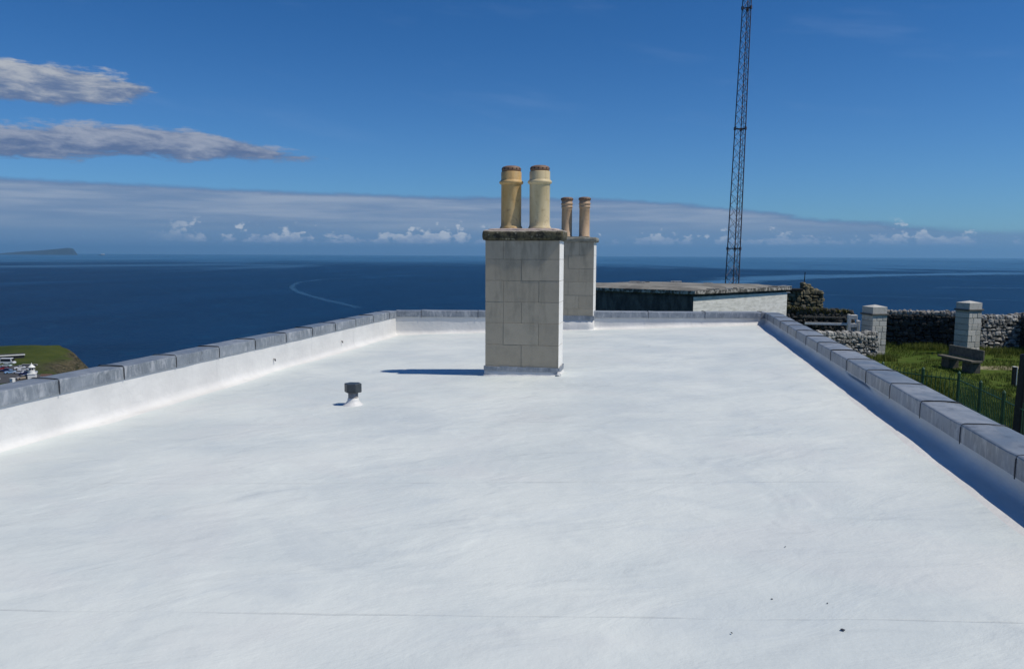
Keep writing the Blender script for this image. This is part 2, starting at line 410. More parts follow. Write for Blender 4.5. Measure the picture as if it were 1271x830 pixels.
ys = np.concatenate([np.arange(-160, 0, 8), np.arange(0, 80, 1.5), np.arange(80, 230, 5), np.arange(230, 390, 2.5), np.arange(390, 460, 10)])
XX, YY = np.meshgrid(xs, ys); P = np.stack([XX.ravel(), YY.ravel()], 1); D = sdist(P)
t = np.clip((-9-P[:, 0])/101, 0, 1); T = -4.45-45.55*(t*t*(3-2*t))
vs = []
for (px, py), dd, zz in zip(P, D, T):
    rg = n3(px*.05, py*.05, 3)*5+n3(px*.16, py*.16, 8)*2
    if px < -150:
        cp = (-318 < px < -236 and 232 < py < 312)
        hl = max(0, 1-hypot(px+300, py-340)/60)*2.4
        zz += hl+(0 if cp else n3(px*.02, py*.02)*1.2)
        if not cp: zz += rg*.12*max(0, min(1, (px+300)/25))
    if dd < 0:
        e = max(0, 1+dd/14.); zz -= e*e*(3.0+.8*rg if px < -60 else .4)
    else:
        zz -= (3.0+.8*rg if px < -60 else .4)+1.15*dd+max(0, dd*.25*n3(px*.09, py*.09, 5)+rg*min(1, dd/8))
    vs.append((px, py, max(zz, SEA-12)))
nx = len(xs)
fs = [(j*nx+i, j*nx+i+1, (j+1)*nx+i+1, (j+1)*nx+i) for j in range(len(ys)-1) for i in range(nx-1)]
m = MB(); m.add(vs, fs, 0, True)
tag(m.build('ground', M_land), kind='structure')

# distant island
M_isl = flat('distant_moorland', (.022, .032, .035), 1, 0, .3, .002)
m = MB(); ip = [(-33000, 10), (-30500, 14), (-28400, 26), (-27200, 120), (-26300, 165), (-25400, 235), (-24900, 282), (-24650, 250), (-24450, 0)]
vs = []
for X, h in ip:
    for dy, k in ((-900, 0), (-250, .8), (0, 1), (700, .6), (1600, 0)):
        vs.append((X*(1+dy/28000), 28000+dy, SEA+(h+20)*k-1 if k else SEA-5))
m.add(vs, [(i*5+j, i*5+j+1, (i+1)*5+j+1, (i+1)*5+j) for i in range(len(ip)-1) for j in range(4)]+[(0, 1, 2, 3, 4), (44, 43, 42, 41, 40)])
tag(m.build('hills', M_isl), kind='structure')

# slick streaks and old wake on the water
def f_slick(g):
    p = g.pos(); uv = V(g, g.n('ShaderNodeTexCoord').outputs['UV']); u, v, _ = g.sep(uv)
    n1 = g.noise(g.comb(u*26, v*2.2), 1., 6, .65); 
    a = g.ss(g.m('ABSOLUTE', v-.5)+(n1-.5)*.55, .36, .08)*g.ss(u, 0., .12)*g.ss(u, 1., .85)
    return {'Base Color': (.055, .17, .32), 'Roughness': .45, 'Specular IOR Level': .3, 'Alpha': a}
def ribbon(name, pts, wd, strength, zoff):
    def f(g):
        r = f_slick(g); r['Alpha'] = r['Alpha']*strength; return r
    mm = mat(name+'_water', f)
    pts = [Vector((a, b, SEA+zoff)) for a, b in pts]
    out = []
    for i in range(len(pts)-1):
        p0 = pts[max(i-1, 0)]; p1 = pts[i]; p2 = pts[i+1]; p3 = pts[min(i+2, len(pts)-1)]
        for k in range(8):
            t = k/8; out.append(.5*((2*p1)+(p2-p0)*t+(2*p0-5*p1+4*p2-p3)*t*t+(-p0+3*p1-3*p2+p3)*t**3))
    out.append(pts[-1]); n = len(out); vs = []
    for i, p in enumerate(out):
        d = (out[min(i+1, n-1)]-out[max(i-1, 0)]).normalized(); q = Vector((-d.y, d.x, 0))
        ww = wd*(1+.35*n3(i*.3, 2))
        for k in range(3): vs.append(p+q*ww*(k-1))
    m = MB(); m.add(vs, [(i*3+k, i*3+k+1, (i+1)*3+k+1, (i+1)*3+k) for i in range(n-1) for k in range(2)])
    o = m.build(name, mm); me = o.data; uvl = me.uv_layers.new(name='UVMap')
    for lp in me.loops: uvl.data[lp.index].uv = ((lp.vertex_index//3)/(n-1), (lp.vertex_index % 3)/2)
    return tag(o, kind='structure')
ribbon('water_wake', [(-460, 1100), (-520, 1190), (-660, 1367), (-850, 1640), (-975, 1867), (-1080, 2110), (-1097, 2219), (-1130, 2420), (-1000, 2560), (-880, 2500)], 15, .36, .3)
ribbon('water_streak', [(-300, 1600), (-130, 1850), (60, 2200), (330, 2895), (802, 3520), (1500, 4300), (2600, 5400)], 190, .8, .35)
ribbon('water_streak', [(200, 2700), (600, 3500), (1300, 4050), (2100, 4500), (2900, 5000)], 260, .7, .4)
ribbon('water_streak', [(150, 1900), (330, 1800), (560, 1720), (760, 1630), (980, 1590)], 14, .4, .3)
ribbon('water_streak', [(700, 2300), (1000, 2350), (1400, 2250), (1800, 2400)], 50, .3, .45)
ribbon('water_streak', [(-2600, 2500), (-2300, 2700), (-2050, 3000), (-1700, 3050)], 30, .3, .3)
ribbon('water_streak', [(-3600, 5500), (-2500, 6000), (-1500, 6400), (-600, 6200)], 90, .45, .5)

# haze: one closed box, sky and clouds outside
m = MB(); m.box(-70000, 70000, -20000, 70000, SEA-115, 700)
hz = bpy.data.materials.new('sea_haze'); hz.use_nodes = True; hn = hz.node_tree
hn.nodes.remove(hn.nodes['Principled BSDF'])
pv = hn.nodes.new('ShaderNodeVolumePrincipled'); pv.inputs['Color'].default_value = (.30, .66, 1, 1)
pv.inputs['Density'].default_value = 1.9e-5; pv.inputs['Anisotropy'].default_value = .2
hn.links.new(pv.outputs[0], hn.nodes['Material Output'].inputs['Volume'])
HAZE = True
if HAZE: tag(m.build('haze', hz), kind='stuff')

# ------------------------------------------------------------------ the roof we stand on
XL, XR = -5.66, 2.14
def yfar(x): return 15.42+(x-XL)*(17.02-15.42)/(XR-XL)
def zfl(x): return -1.72+(x-XL)*(.26/7.9)
YN = -4.0
HT, HB = -1.20, -1.33           # coping top and drip edge
TW = .28                         # coping width
m = MB()
NXS = 60; NYS = 120; vs = []
for j in range(NYS+1):
    for i in range(NXS+1):
        x = XL+(XR-XL)*i/NXS; y = YN+(yfar(x)-YN)*j/NYS
        z = zfl(x)+.006*n3(x*.8, y*.8)+.0025*n3(x*2.5, y*2.5, 4)
        vs.append((x, y, z))
m.add(vs, [(j*(NXS+1)+i, j*(NXS+1)+i+1, (j+1)*(NXS+1)+i+1, (j+1)*(NXS+1)+i) for j in range(NYS) for i in range(NXS)], 0, True)
tag(m.build('roof_deck', M_roof), kind='structure')

# parapets: an upstand with a cove at its foot, lead sheets over the top
def parapet(label, a, b, ins, nseg, phase, bay):
    """a->b is the inner face line (2D), ins the inward unit normal"""
    a = Vector(a); b = Vector(b); ins = Vector(ins); L = (b-a).length; dr = (b-a)/L
    root = thing('parapet_wall', (a.x, a.y, -4.45), label, 'parapet')
    # local frame: everything relative to the root
    m = MB(); prof_n = 0; vs = []
    N = nseg
    for k in range(N+1):
        s = L*k/N; p = a+dr*s; zf = zfl(p.x)
        cv = .085+.02*n3(s*1.3, 1.7)
        pr = [(.30+.06, zf-.03), (.15+.05*n3(s*.9, 5), zf+.004)]
        for q in range(5):
            an = pi/2*q/4; pr.append((cv*(1-sin(an)), zf+.004+cv*(1-cos(an))))
        pr += [(0.002*n3(s*2, 7), (zf+HB)/2+.03), (0, HB-.01), (0, HT-.012), (-TW+.03, HT-.012), (-TW+.03, -4.6)]
        prof_n = len(pr)
        for o_, z_ in pr:
            q2 = p+ins*o_; vs.append((q2.x-a.x, q2.y-a.y, z_+4.45))
    m.add(vs, [(k*prof_n+j, k*prof_n+j+1, (k+1)*prof_n+j+1, (k+1)*prof_n+j) for k in range(N) for j in range(prof_n-1)], 0, True)
    m.build('upstand', M_ups, root)
    # coping sheets
    s = phase-bay
    bays = []
    while s < L:
        bays.append((max(s, 0), min(s+bay, L))); s += bay
    for (s0, s1) in bays:
        if s1-s0 < .03: continue
        m = MB(); vs = []; n = 13; jit = rnd.uniform(-.004, .004); tw = rnd.uniform(-.005, .005)
        for k in range(n):
            t = k/(n-1); s = s0+.004+(s1-s0-.008)*t; p = a+dr*s
            lift = .007*(1-min(1, t*7))+jit+tw*(t-.5)           # lap over the neighbour
            wv = .004*n3(s*3.1, p.x+9)
            pr = [(.012, HB), (.020+wv, HB), (.020+wv*2, HB+.05), (.019+wv, HT-.010+lift), (.015+wv, HT-.002+lift), (.004, HT+.002+lift+wv), (-TW*.5, HT+.006+lift+wv*1.5),
                  (-TW+.012, HT+lift), (-TW-.004, HT-.006+lift), (-TW-.012, HT-.02+lift), (-TW-.014, HB+.01), (-TW-.006, HB+.01)]
            for o_, z_ in pr:
                q2 = p+ins*o_; vs.append((q2.x-a.x, q2.y-a.y, z_+4.45))
        pn = len(pr)
        m.add(vs, [(k*pn+j, k*pn+j+1, (k+1)*pn+j+1, (k+1)*pn+j) for k in range(n-1) for j in range(pn-1)], 0, True)
        # dark overlapping lip at the joint
        m.sm = [False]*len(m.sm)
        o = m.build('lead_sheet', M_lead, root)
        if s0 > 0:
            m = MB(); vs = []
            for s, up in ((s0-.005, 0), (s0-.005, .004), (s0+.004, .004), (s0+.004, 0)):
                p = a+dr*s
                for o_, z_ in [(.022, HB-.012), (.024, HB+.05), (.022, HT-.02), (.012, HT+.002), (-.005, HT+.008), (-TW*.5, HT+.012), (-TW+.012, HT+.008), (-TW-.010, HT-.006), (-TW-.022, HT-.03), (-TW-.022, HB)]:
                    nrm = 1 if up else 0
                    oo = o_+(.004 if o_ > .015 else (-.006 if o_ < -TW else 0))*nrm
                    q2 = p+ins*oo; vs.append((q2.x-a.x, q2.y-a.y, z_+4.45+(.003 if up and -TW-.01 <= o_ <= .015 else 0)))
            pn = 10
            m.add(vs, [(k*pn+j, k*pn+j+1, (k+1)*pn+j+1, (k+1)*pn+j) for k in range(3) for j in range(pn-1)], 0, False)
            m.build('lead_joint', M_joint, root)
    return root
BAY = .885
parapet('long left parapet with sunlit white upstand and grey lead coping', (XL, YN), (XL, yfar(XL)), (1, 0), 60, .40, BAY)
parapet('right parapet with shaded inner face and blue-grey lead coping beside the garden', (XR, YN), (XR, yfar(XR)), (-1, 0), 60, .17, BAY)
dF = Vector((XR-XL, yfar(XR)-yfar(XL))).normalized()
parapet('far end parapet with grey upstand and low lead coping behind the chimneys', (XL+.0, yfar(XL)), (XR, yfar(XR)), (dF.y, -dF.x), 30, .55, 1.22)
m = MB()   # outer corners of the coping
# drain spouts on the left upstand
for (yy, lab) in ((10.2, 'small dark pipe stub low on the left upstand, the nearer of two'), (12.6, 'small dark pipe stub low on the left upstand, the farther of two')):
    t = thing('pipe_stub', (XL, yy, -1.545), lab, 'pipe stub', 'pipe stubs in the left upstand')
    m = MB(); m.tube((-.02, 0, 0), (.028, 0, -.004), .011, 10, .011); m.build('pipe', M_galv, t)
    m = MB(); m.tube((.026, 0, 0), (.031, 0, -.032), .011, 8, .009); m.build('nozzle', M_joint, t)

# ------------------------------------------------------------------ chimney stacks
def rough_slab(m, x0, x1, y0, y1, z0, z1, amp, seed, step=.035, smooth=True):
    """subdivided box with worn edges"""
    bm = bmesh.new(); bmesh.ops.create_cube(bm, size=1)
    bmesh.ops.scale(bm, vec=(x1-x0, y1-y0, z1-z0), verts=bm.verts)
    bmesh.ops.translate(bm, vec=((x0+x1)/2, (y0+y1)/2, (z0+z1)/2), verts=bm.verts)
    for ax, (lo, hi) in enumerate(((x0, x1), (y0, y1), (z0, z1))):
        n = max(2, int((hi-lo)/step))
        for k in range(1, n):
            co = [0, 0, 0]; no = [0, 0, 0]; co[ax] = lo+(hi-lo)*k/n; no[ax] = 1
            bmesh.ops.bisect_plane(bm, geom=bm.verts[:]+bm.edges[:]+bm.faces[:], plane_co=co, plane_no=no)
    c = Vector(((x0+x1)/2, (y0+y1)/2, (z0+z1)/2)); hx, hy, hz_ = (x1-x0)/2, (y1-y0)/2, (z1-z0)/2
    rad = min(.03, hz_*.6)
    for v in bm.verts:
        q = v.co-c
        inner = Vector((max(-hx+rad, min(hx-rad, q.x)), max(-hy+rad, min(hy-rad, q.y)), max(-hz_+rad, min(hz_-rad, q.z))))
        dlt = q-inner
        if dlt.length > 1e-6: q = inner+dlt.normalized()*rad
        nn = q.normalized()
        k = amp*(n3(v.co.x*7+seed, v.co.y*7, v.co.z*7)+.6*n3(v.co.x*19+seed, v.co.y*19, v.co.z*19))
        v.co = c+q+Vector((nn.x*.4 if abs(q.x) > hx-rad else 0, nn.y*.4 if abs(q.y) > hy-rad else 0, .6*(1 if q.z > 0 else -1))).normalized()*k
    bm.verts.index_update()
    m.add([v.co[:] for v in bm.verts], [[v.index for v in f.verts] for f in bm.faces], 0, smooth); bm.free()

def stack(root, W, Dp, z0, z1, courses, seed):
    m = MB(); m.box(.006, W-.006, .006, Dp-.006, 0, z1-.002); m.build('mortar_core', M_mortar, root)
    r = random.Random(seed); m = MB(); b = MB(); zz = z0
    for i, h in enumerate(courses):
        cuts = [.0, .245, .72, W] if i % 2 == 0 else ([.0, .49, W] if i % 4 == 1 else [.0, .245, .49, W])
        dc = [0, Dp*.5, Dp] if i % 2 else [0, Dp]
        for a, c in zip(cuts, cuts[1:]):
            for e, f in zip(dc, dc[1:]):
                j = r.uniform(-.0015, .0015)
                m.box(a+(.002 if a else 0), c-(.002 if c < W else 0), e+(.002 if e else 0)+j, f-(.002 if f < Dp else 0)+j, zz+.002, zz+h-.002)
        zz += h
    ob = m.build('blockwork', [M_block, M_pale], root, .0018)
    for pl in ob.data.polygons:        # the right-hand faces take the white material
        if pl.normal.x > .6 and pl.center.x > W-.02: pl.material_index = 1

def pot_prof(kind):
    if kind == 'collar':
        return [(.150, .0), (.152, .012), (.146, .03), (.136, .045), (.134, .10), (.134, .545), (.137, .552), (.154, .560), (.160, .574), (.156, .590), (.140, .600), (.135, .612), (.135, .700), (.130, .708), (.112, .710), (.108, .68), (.108, .3)]
    return [(.118, .0), (.118, .02), (.110, .03), (.108, .60), (.114, .612), (.122, .622), (.118, .634), (.112, .640), (.112, .668), (.118, .675), (.126, .690), (.122, .702), (.113, .71), (.113, .755), (.108, .762), (.092, .762), (.09, .5)]
def chimney_pot(root, x, y, z, kind, m_body, k=1.):
    m = MB(); m.lathe([(r*k, h) for r, h in pot_prof(kind)], n=48)
    pot = m.build('chimney_pot', m_body, root, loc=(x, y, z)); pot.scale.z = 1.065 if kind == 'collar' else 1.02
    top = .71 if kind == 'collar' else .762
    R_ = (.128 if kind == 'collar' else .128)*k
    m = MB(); m.lathe([(R_*.9, top-.002), (R_*.97, top+.004), (R_, top+.014), (R_*.985, top+.042), (R_*.9, top+.056), (R_*.6, top+.068), (.001, top+.072)], n=40)
    lid = m.build('pot_lid', M_terra, pot)
    # row of black plugs as vent holes round the lid
    m = MB()
    for q in range(14):
        a = 2*pi*q/14+.1; d = Vector((cos(a), sin(a), 0)); p = d*(R_*.98)+Vector((0, 0, top+.030))
        m.tube(p-d*.02, p+d*.0045, .0085, 8)
    m.build('vent_hole', M_hole, lid)['kind'] = 'stuff'
    return pot

CX0, CX1, CY0, CY1 = -2.34, -1.35, 9.80, 10.20
zb = -1.64
c1 = thing('chimney_stack', (CX0, CY0, zb), 'large grey block chimney with mossy cap and two buff pots on the open roof', 'chimney')
crs = [.165, .29, .29, .28, .28, .28, .245]
stack(c1, CX1-CX0, CY1-CY0, 0, sum(crs), crs, 3)
Hs = sum(crs)
W1, D1 = CX1-CX0, CY1-CY0
m = MB(); rough_slab(m, -.042, W1+.045, -.026, D1+.045, Hs, Hs+.135, .009, 3); m.build('cap_stone', M_cap, c1)
m = MB(); rough_slab(m, .03, W1-.05, .02, D1-.02, Hs+.12, Hs+.158, .006, 9); m.build('flaunching', M_flaunch, c1)
p = chimney_pot(c1, .305, .20, Hs+.150, 'collar', M_pot1); p['label'] = 'amber stained chimney pot with collar'
p = chimney_pot(c1, .69, .20, Hs+.150, 'collar', M_pot2); p.rotation_euler = (radians(.8), radians(-.6), .6); p['label'] = 'cream chimney pot with collar'
# coated base upstand + lead flashing
def base_trim(root, W, Dp, flz, up, lead_h, mu=M_ups, dx=.012):
    m = MB(); N = 24
    per = [(0, 0), (W, 0), (W, Dp), (0, Dp)]; vs = []; pts = []
    nrm = [(-.7, -.7), (.7, -.7), (.7, .7), (-.7, .7)]
    for i in range(4):
        a = Vector(per[i]); b = Vector(per[(i+1) % 4]); na = Vector(nrm[i])*1.414; nb = Vector(nrm[(i+1) % 4])*1.414
        for k in range(8):
            t = k/8; q = a.lerp(b, t); o = Vector((na.x if abs(na.x) > .1 and t == 0 else 0, 0))
            side = Vector(((0, -1), (1, 0), (0, 1), (-1, 0))[i])
            off = side if t > 0 else Vector((na.x, na.y))
            pts.append((q, off))
    for q, off in pts:
        wob = .012*n3(q.x*9, q.y*9, 2)
        zf = flz(q.x, q.y)
        for o_, z_ in ((.034+wob, zf-.012), (.024+wob*.6, zf+.003), (.015+wob*.3, zf+.012), (.011, zf+.03), (.010, up), (-.004, up+.002)):
            vs.append((q.x+off.x*o_, q.y+off.y*o_, z_))
    n = len(pts)
    m.add(vs, [(i*6+j, ((i+1) % n)*6+j, ((i+1) % n)*6+j+1, i*6+j+1) for i in range(n) for j in range(5)], 0, True)
    m.build('base_upstand', mu, root)
    m = MB()
    for (x0, x1, y0, y1) in ((-.018, W+.018, -.018, -.001), (-.018, W+.018, Dp+.001, Dp+.018), (-.018, -.001, -.001, Dp+.001), (W+.001, W+.018, -.001, Dp+.001)):
        nseg = 9; 
        for k in range(nseg):
            a = x0+(x1-x0)*k/nseg; b = x0+(x1-x0)*(k+1)/nseg; c = y0+(y1-y0)*k/nseg; d_ = y0+(y1-y0)*(k+1)/nseg
            zj = .008*n3(k*1.7+x0*5, y0*9); 
            if x1-x0 > y1-y0: m.box(a, b, y0+.0012*(k % 2), y1+.0012*(k % 2), up-.012+zj*.5, up+lead_h+zj)
            else: m.box(x0+.0012*(k % 2), x1+.0012*(k % 2), c, d_, up-.012+zj*.5, up+lead_h+zj)
    m.build('lead_flashing', M_lead, root)
base_trim(c1, W1, D1, lambda x, y: zfl(CX0+x)-zb, .118, .045)
m = MB()   # blob of white sealant at the front right corner
bm = bmesh.new(); bmesh.ops.create_icosphere(bm, subdivisions=3, radius=.034)
for v in bm.verts: v.co *= 1+.35*n3(v.co.x*30, v.co.y*30, v.co.z*30+4)
m.add([(v.co.x+W1+.012, v.co.y-.03, v.co.z*.9+.085) for v in bm.verts], [[v.index for v in f.verts] for f in bm.faces], 0, True); bm.free()
m.build('sealant', M_pale, c1)

X20, X21 = -2.52, -1.49
Yf = yfar(-1.49)-.16; zb2 = -1.60
c2 = thing('chimney_stack', (X20, Yf, zb2), 'grey block chimney with thin cap and two slim tan pots at the far parapet', 'chimney', None)
crs2 = [.20, .27, .285, .285, .28, .28, .275]
stack(c2, X21-X20, .55, 0, sum(crs2), crs2, 8); H2 = sum(crs2); W2 = X21-X20
m = MB(); rough_slab(m, -.06, W2+.055, -.026, .60, H2, H2+.105, .004, 5); m.build('cap_stone', M_cap2, c2)
m = MB(); rough_slab(m, .08, W2-.12, .06, .5, H2+.095, H2+.125, .005, 5); m.build('flaunching', M_cap2, c2)
chimney_pot(c2, .41, .26, H2+.115, 'slim', M_pot3, 1.03)
chimney_pot(c2, .79, .26, H2+.115, 'slim', M_pot3, 1.03)
base_trim(c2, W2, .55, lambda x, y: zfl(X20+x)-zb2, .24, .075)

# ------------------------------------------------------------------ roof vent
vx, vy = -3.33, 7.70; vz = zfl(vx)
t = thing('roof_vent', (vx, vy, vz), 'small black capped vent pipe with white collar standing on the roof left of the chimney', 'vent')
m = MB(); m.lathe([(.115, -.006), (.105, .004), (.09, .016), (.072, .032), (.064, .05), (.060, .072), (.055, .076)], n=32); m.build('collar', M_ups, t)
m = MB(); m.lathe([(.054, .02), (.054, .165), (.03, .165)], n=28); m.build('pipe', M_galv, t)
m = MB(); m.prism([(.098*cos(a), .085*sin(a)) for a in [radians(8+60*k) for k in range(6)]], .140, .238); m.build('vent_cap', M_black, t, .005)

# loose grit on the coating
gr = [(.50, 3.39), (.73, 3.38), (.74, 3.14), (.65, 4.03), (.30, 3.05), (1.9, 3.45)]
labs = ['dark grit chip on the white roof near the bottom right, leftmost of three']*0
for k, (gx, gy) in enumerate(gr):
    m = MB(); s = .003 if k != 2 else .006
    bm = bmesh.new(); bmesh.ops.create_icosphere(bm, subdivisions=1, radius=s)
    for v in bm.verts: v.co = Vector((v.co.x*1.5, v.co.y, v.co.z*.5))*(1+.5*rnd.random())
    m.add([v.co[:] for v in bm.verts], [[v.index for v in f.verts] for f in bm.faces]); bm.free()
    o = m.build('grit_chip', M_joint, loc=(gx, gy, zfl(gx)+.006)); o.rotation_euler.z = k*1.3
    tag(o, 'dark speck of grit lying on the white roof, larger than the others' if k == 2 else 'tiny dark speck of grit lying on the white roof', 'grit', 'grit specks on the roof')

# ------------------------------------------------------------------ outbuilding with a flat roof
b = thing('outbuilding', (1.13, 31.35, -4.45), 'low flat roofed outbuilding with flaking white wall and a wall darkened for shade below the mast', 'building')
N_, R_, L_ = Vector((0, 0)), Vector((4.42, 5.55)), Vector((-6.5, 3.05)); K_ = L_+R_*.97
def inset(v, k): 
    c = (N_+R_+L_+K_)/4; d = v-c; return v-d.normalized()*k
pts = [N_, R_, K_, L_]
m = MB(); q = [inset(v, .0) for v in pts]
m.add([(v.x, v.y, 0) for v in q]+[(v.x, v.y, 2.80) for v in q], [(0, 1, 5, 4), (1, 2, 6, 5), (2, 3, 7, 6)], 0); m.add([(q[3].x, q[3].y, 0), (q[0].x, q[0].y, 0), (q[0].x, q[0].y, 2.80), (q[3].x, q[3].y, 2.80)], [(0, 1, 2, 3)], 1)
m.build('wall', [M_wwall, M_dwall], b)
m = MB(); q = [inset(v, .05) for v in pts]; m.prism([(v.x, v.y) for v in q], 2.78, 2.93); m.build('shadow_recess', M_dwall, b)  # recess under the slab, its shadow put into the dark colour
m = MB(); q = [inset(v, -.20) for v in pts]; m.prism([(v.x, v.y) for v in q], 2.92, 3.06)
m.build('roof', M_fascia, b)
m = MB(); q = [inset(v, -.08) for v in pts]; n = 24; vs = []
for j in range(n+1):
    for i in range(n+1):
        u, v_ = i/n, j/n; p = (q[0]*(1-u)+q[1]*u)*(1-v_)+(q[3]*(1-u)+q[2]*u)*v_
        vs.append((p.x, p.y, 3.062+.10*min(1, min(u, 1-u, v_, 1-v_)*8)*1.0+.02*n3(p.x, p.y)))
m.add(vs, [(j*(n+1)+i, j*(n+1)+i+1, (j+1)*(n+1)+i+1, (j+1)*(n+1)+i) for j in range(n) for i in range(n)], 0, True); m.build('roof_covering', M_felt, b)
# odd weathered bits along the edge of its roof
m = MB()
for k in range(14):
    u = rnd.random(); p = N_.lerp(R_, u); m.box(p.x-.1, p.x+rnd.uniform(.05, .25), p.y-.02, p.y+.12, 3.06, 3.06+rnd.uniform(.02, .06))
for k in range(5):
    p = Vector((rnd.uniform(-3.5, 1.5), rnd.uniform(5., 6.6))); m.box(p.x, p.x+rnd.uniform(.3, .8), p.y, p.y+.15, 3.15, 3.15+rnd.uniform(.04, .08))
m.build('roof_stone', M_rublit, b, .008)['kind'] = 'stuff'

# ------------------------------------------------------------------ lattice mast
MX, MY = 4.155, 50.
t = thing('lattice_mast', (MX, MY, -4.45), 'tall slender steel lattice mast rising beyond the outbuilding out of the picture', 'mast')
HM = 36.
def legpos(k, z):
    w = .50*(1-z/47.); a = (radians(200), radians(320), radians(80))[k]
    lean = .0172*z
    return Vector((lean-.02+w*cos(a), w*sin(a), z))
for k in range(3):
    m = MB(); n = 22
    for i in range(n): m.tube(legpos(k, HM*i/n), legpos(k, HM*(i+1)/n), .036*(1-i/n*.35), 6)
    m.build('leg', M_steel, t)
br = MB(); st = 0; z = 0.
while z < HM-1:
    h = .80*(1-z/75)
    for k in range(3):
        a, b2 = k, (k+1) % 3
        br.tube(legpos(a, z), legpos(b2, z+h), .013, 4); br.tube(legpos(b2, z), legpos(a, z+h), .013, 4)
    z += h
br.build('bracing', M_steel, t)
for zr in (4.92, 12.3, 19.5, 26.8, 33.5):
    m = MB()
    for k in range(3):
        a_ = legpos(k, zr); b_ = legpos((k+1) % 3, zr); m.tube(a_, b_, .028, 6)
        m.tube(a_+Vector((0, 0, -.09)), a_+Vector((0, 0, .09)), .075, 8)
    m.build('splice_collar', M_steel, t)
m = MB()     # cable run and ladder
for i in range(30):
    z0_ = HM*i/30; z1_ = HM*(i+1)/30
    for o_ in (-.07, .07): m.tube(legpos(1, z0_)*.72+legpos(2, z0_)*.28+Vector((o_, 0, 0)), legpos(1, z1_)*.72+legpos(2, z1_)*.28+Vector((o_, 0, 0)), .016, 4)
for i in range(int(HM/.45)):
    z0_ = min(i*.45, HM-.1); c_ = legpos(1, z0_)*.72+legpos(2, z0_)*.28; m.tube(c_+Vector((-.07, 0, 0)), c_+Vector((.07, 0, 0)), .008, 4)
m.build('ladder', M_steel, t)

# ------------------------------------------------------------------ garden: rubble walls, pillars, bench, fence
bm = bmesh.new(); bmesh.ops.create_icosphere(bm, subdivisions=2, radius=1)
ICO_V = [v.co.copy() for v in bm.verts]; ICO_F = [[v.index for v in f.verts] for f in bm.faces]; bm.free()
def stone(m, c, sx, sy, sz, rz, r):
    R3 = Matrix.Rotation(rz, 3, 'Z') @ Matrix.Rotation(r.uniform(-.2, .2), 3, 'Y')
    o = r.random()*50; vs = []
    for v in ICO_V:
        q = Vector([math.copysign(abs(a)**.62, a) for a in v]); q = q*(1+.22*n3(v.x*1.6+o, v.y*1.6, v.z*1.6))
        vs.append(c+R3 @ Vector((q.x*sx, q.y*sy, q.z*sz)))
    m.add(vs, ICO_F, 0, False)
def rubble_wall(p0, p1, th, h0, h1, label, material, size=.17, seed=1, name='dry_stone_wall', ragged=.06, cat='wall'):
    p0 = Vector(p0); p1 = Vector(p1); L = (p1-p0).length; ang = atan2(p1.y-p0.y, p1.x-p0.x); r = random.Random(seed)
    root = thing(name, (p0.x, p0.y, -4.45), label, cat)
    dr = Vector((cos(ang), sin(ang), 0)); nr = Vector((-sin(ang), cos(ang), 0))
    m = MB()
    for k in range(8):
        a = L*k/8; b_ = L*(k+1)/8; h = min(h0+(h1-h0)*k/8, h0+(h1-h0)*(k+1)/8)-size*.6
        pts = [dr*a-nr*th*.36, dr*b_-nr*th*.36, dr*b_+nr*th*.36, dr*a+nr*th*.36]
        m.prism([(q.x, q.y) for q in pts], -.2, h+.002*k)
    m.build('wall_core', M_gap, root)
    m = MB()
    for side in (-1, 1):
        z = size*.3
        while True:
            sz = size*r.uniform(.32, .5); s = -size*r.random(); any_ = False
            while s < L:
                w = size*r.uniform(.4, 1.8); u = s+w/2; H = h0+(h1-h0)*min(1, max(0, u/L))
                if z < H-size*.25 and 0 <= u <= L:
                    any_ = True
                    stone(m, dr*u+nr*side*(th*.40+r.uniform(-.02, .03))+Vector((0, 0, z+r.uniform(-.55, .55)*sz)), w*.5, size*.5, sz*r.uniform(.65, 1.35), ang, r)
                s += w
            z += sz*1.75
            if not any_: break
    m.build('stonework', material, root); m = MB()
    s = 0.
    while s < L:      # cope stones
        w = size*r.uniform(.5, 1.1); H = h0+(h1-h0)*(s/L)
        for o_ in (-.28, .02, .3): stone(m, dr*(s+w/2)+nr*th*o_+Vector((0, 0, H+r.uniform(-.5, .5)*ragged)), w*.6, th*.24, size*r.uniform(.35, .6)+ragged*r.random(), ang+r.uniform(-.2, .2), r)
        s += w
    for s in (0, L):
        z = size*.4; H = h0 if s == 0 else h1
        while z < H: 
            for o_ in (-.25, .2): stone(m, dr*s+nr*th*o_+Vector((0, 0, z)), size*.5, th*.3, size*.4, ang, r)
            z += size*.65
    m.build('cope_stones', M_rub if (material is M_rubshade and ragged < .1) else material, root)  # tops of shaded walls get paler stone, sunlight put into the colour
    return root
rubble_wall((10.3, 41.6), (14.2, 40.9), .55, 1.62, 1.66, 'dark shaded dry stone wall between the two white stone pillars', M_rubshade, .21, 2)
rubble_wall((14.75, 40.35), (17.0, 41.0), .5, 1.55, 1.55, 'sunlit pale rubble wall running right from the right hand pillar', M_rublit, .19, 3)
rubble_wall((17.1, 41.4), (18.4, 34.0), .5, 1.62, 1.6, 'dark rubble wall coming forward at the right edge of the garden', M_rubshade, .2, 4)
rubble_wall((5.6, 33.9), (9.05, 35.75), .5, 1.16, 1.06, 'low pale rubble wall leading to the left hand pillar behind the coping', M_rublit, .17, 5)
rubble_wall((5.4, 40.9), (9.35, 41.2), .6, 1.72, 1.52, 'dark overgrown rubble wall below the lichened ruin', M_rubshade, .22, 6, ragged=.14)
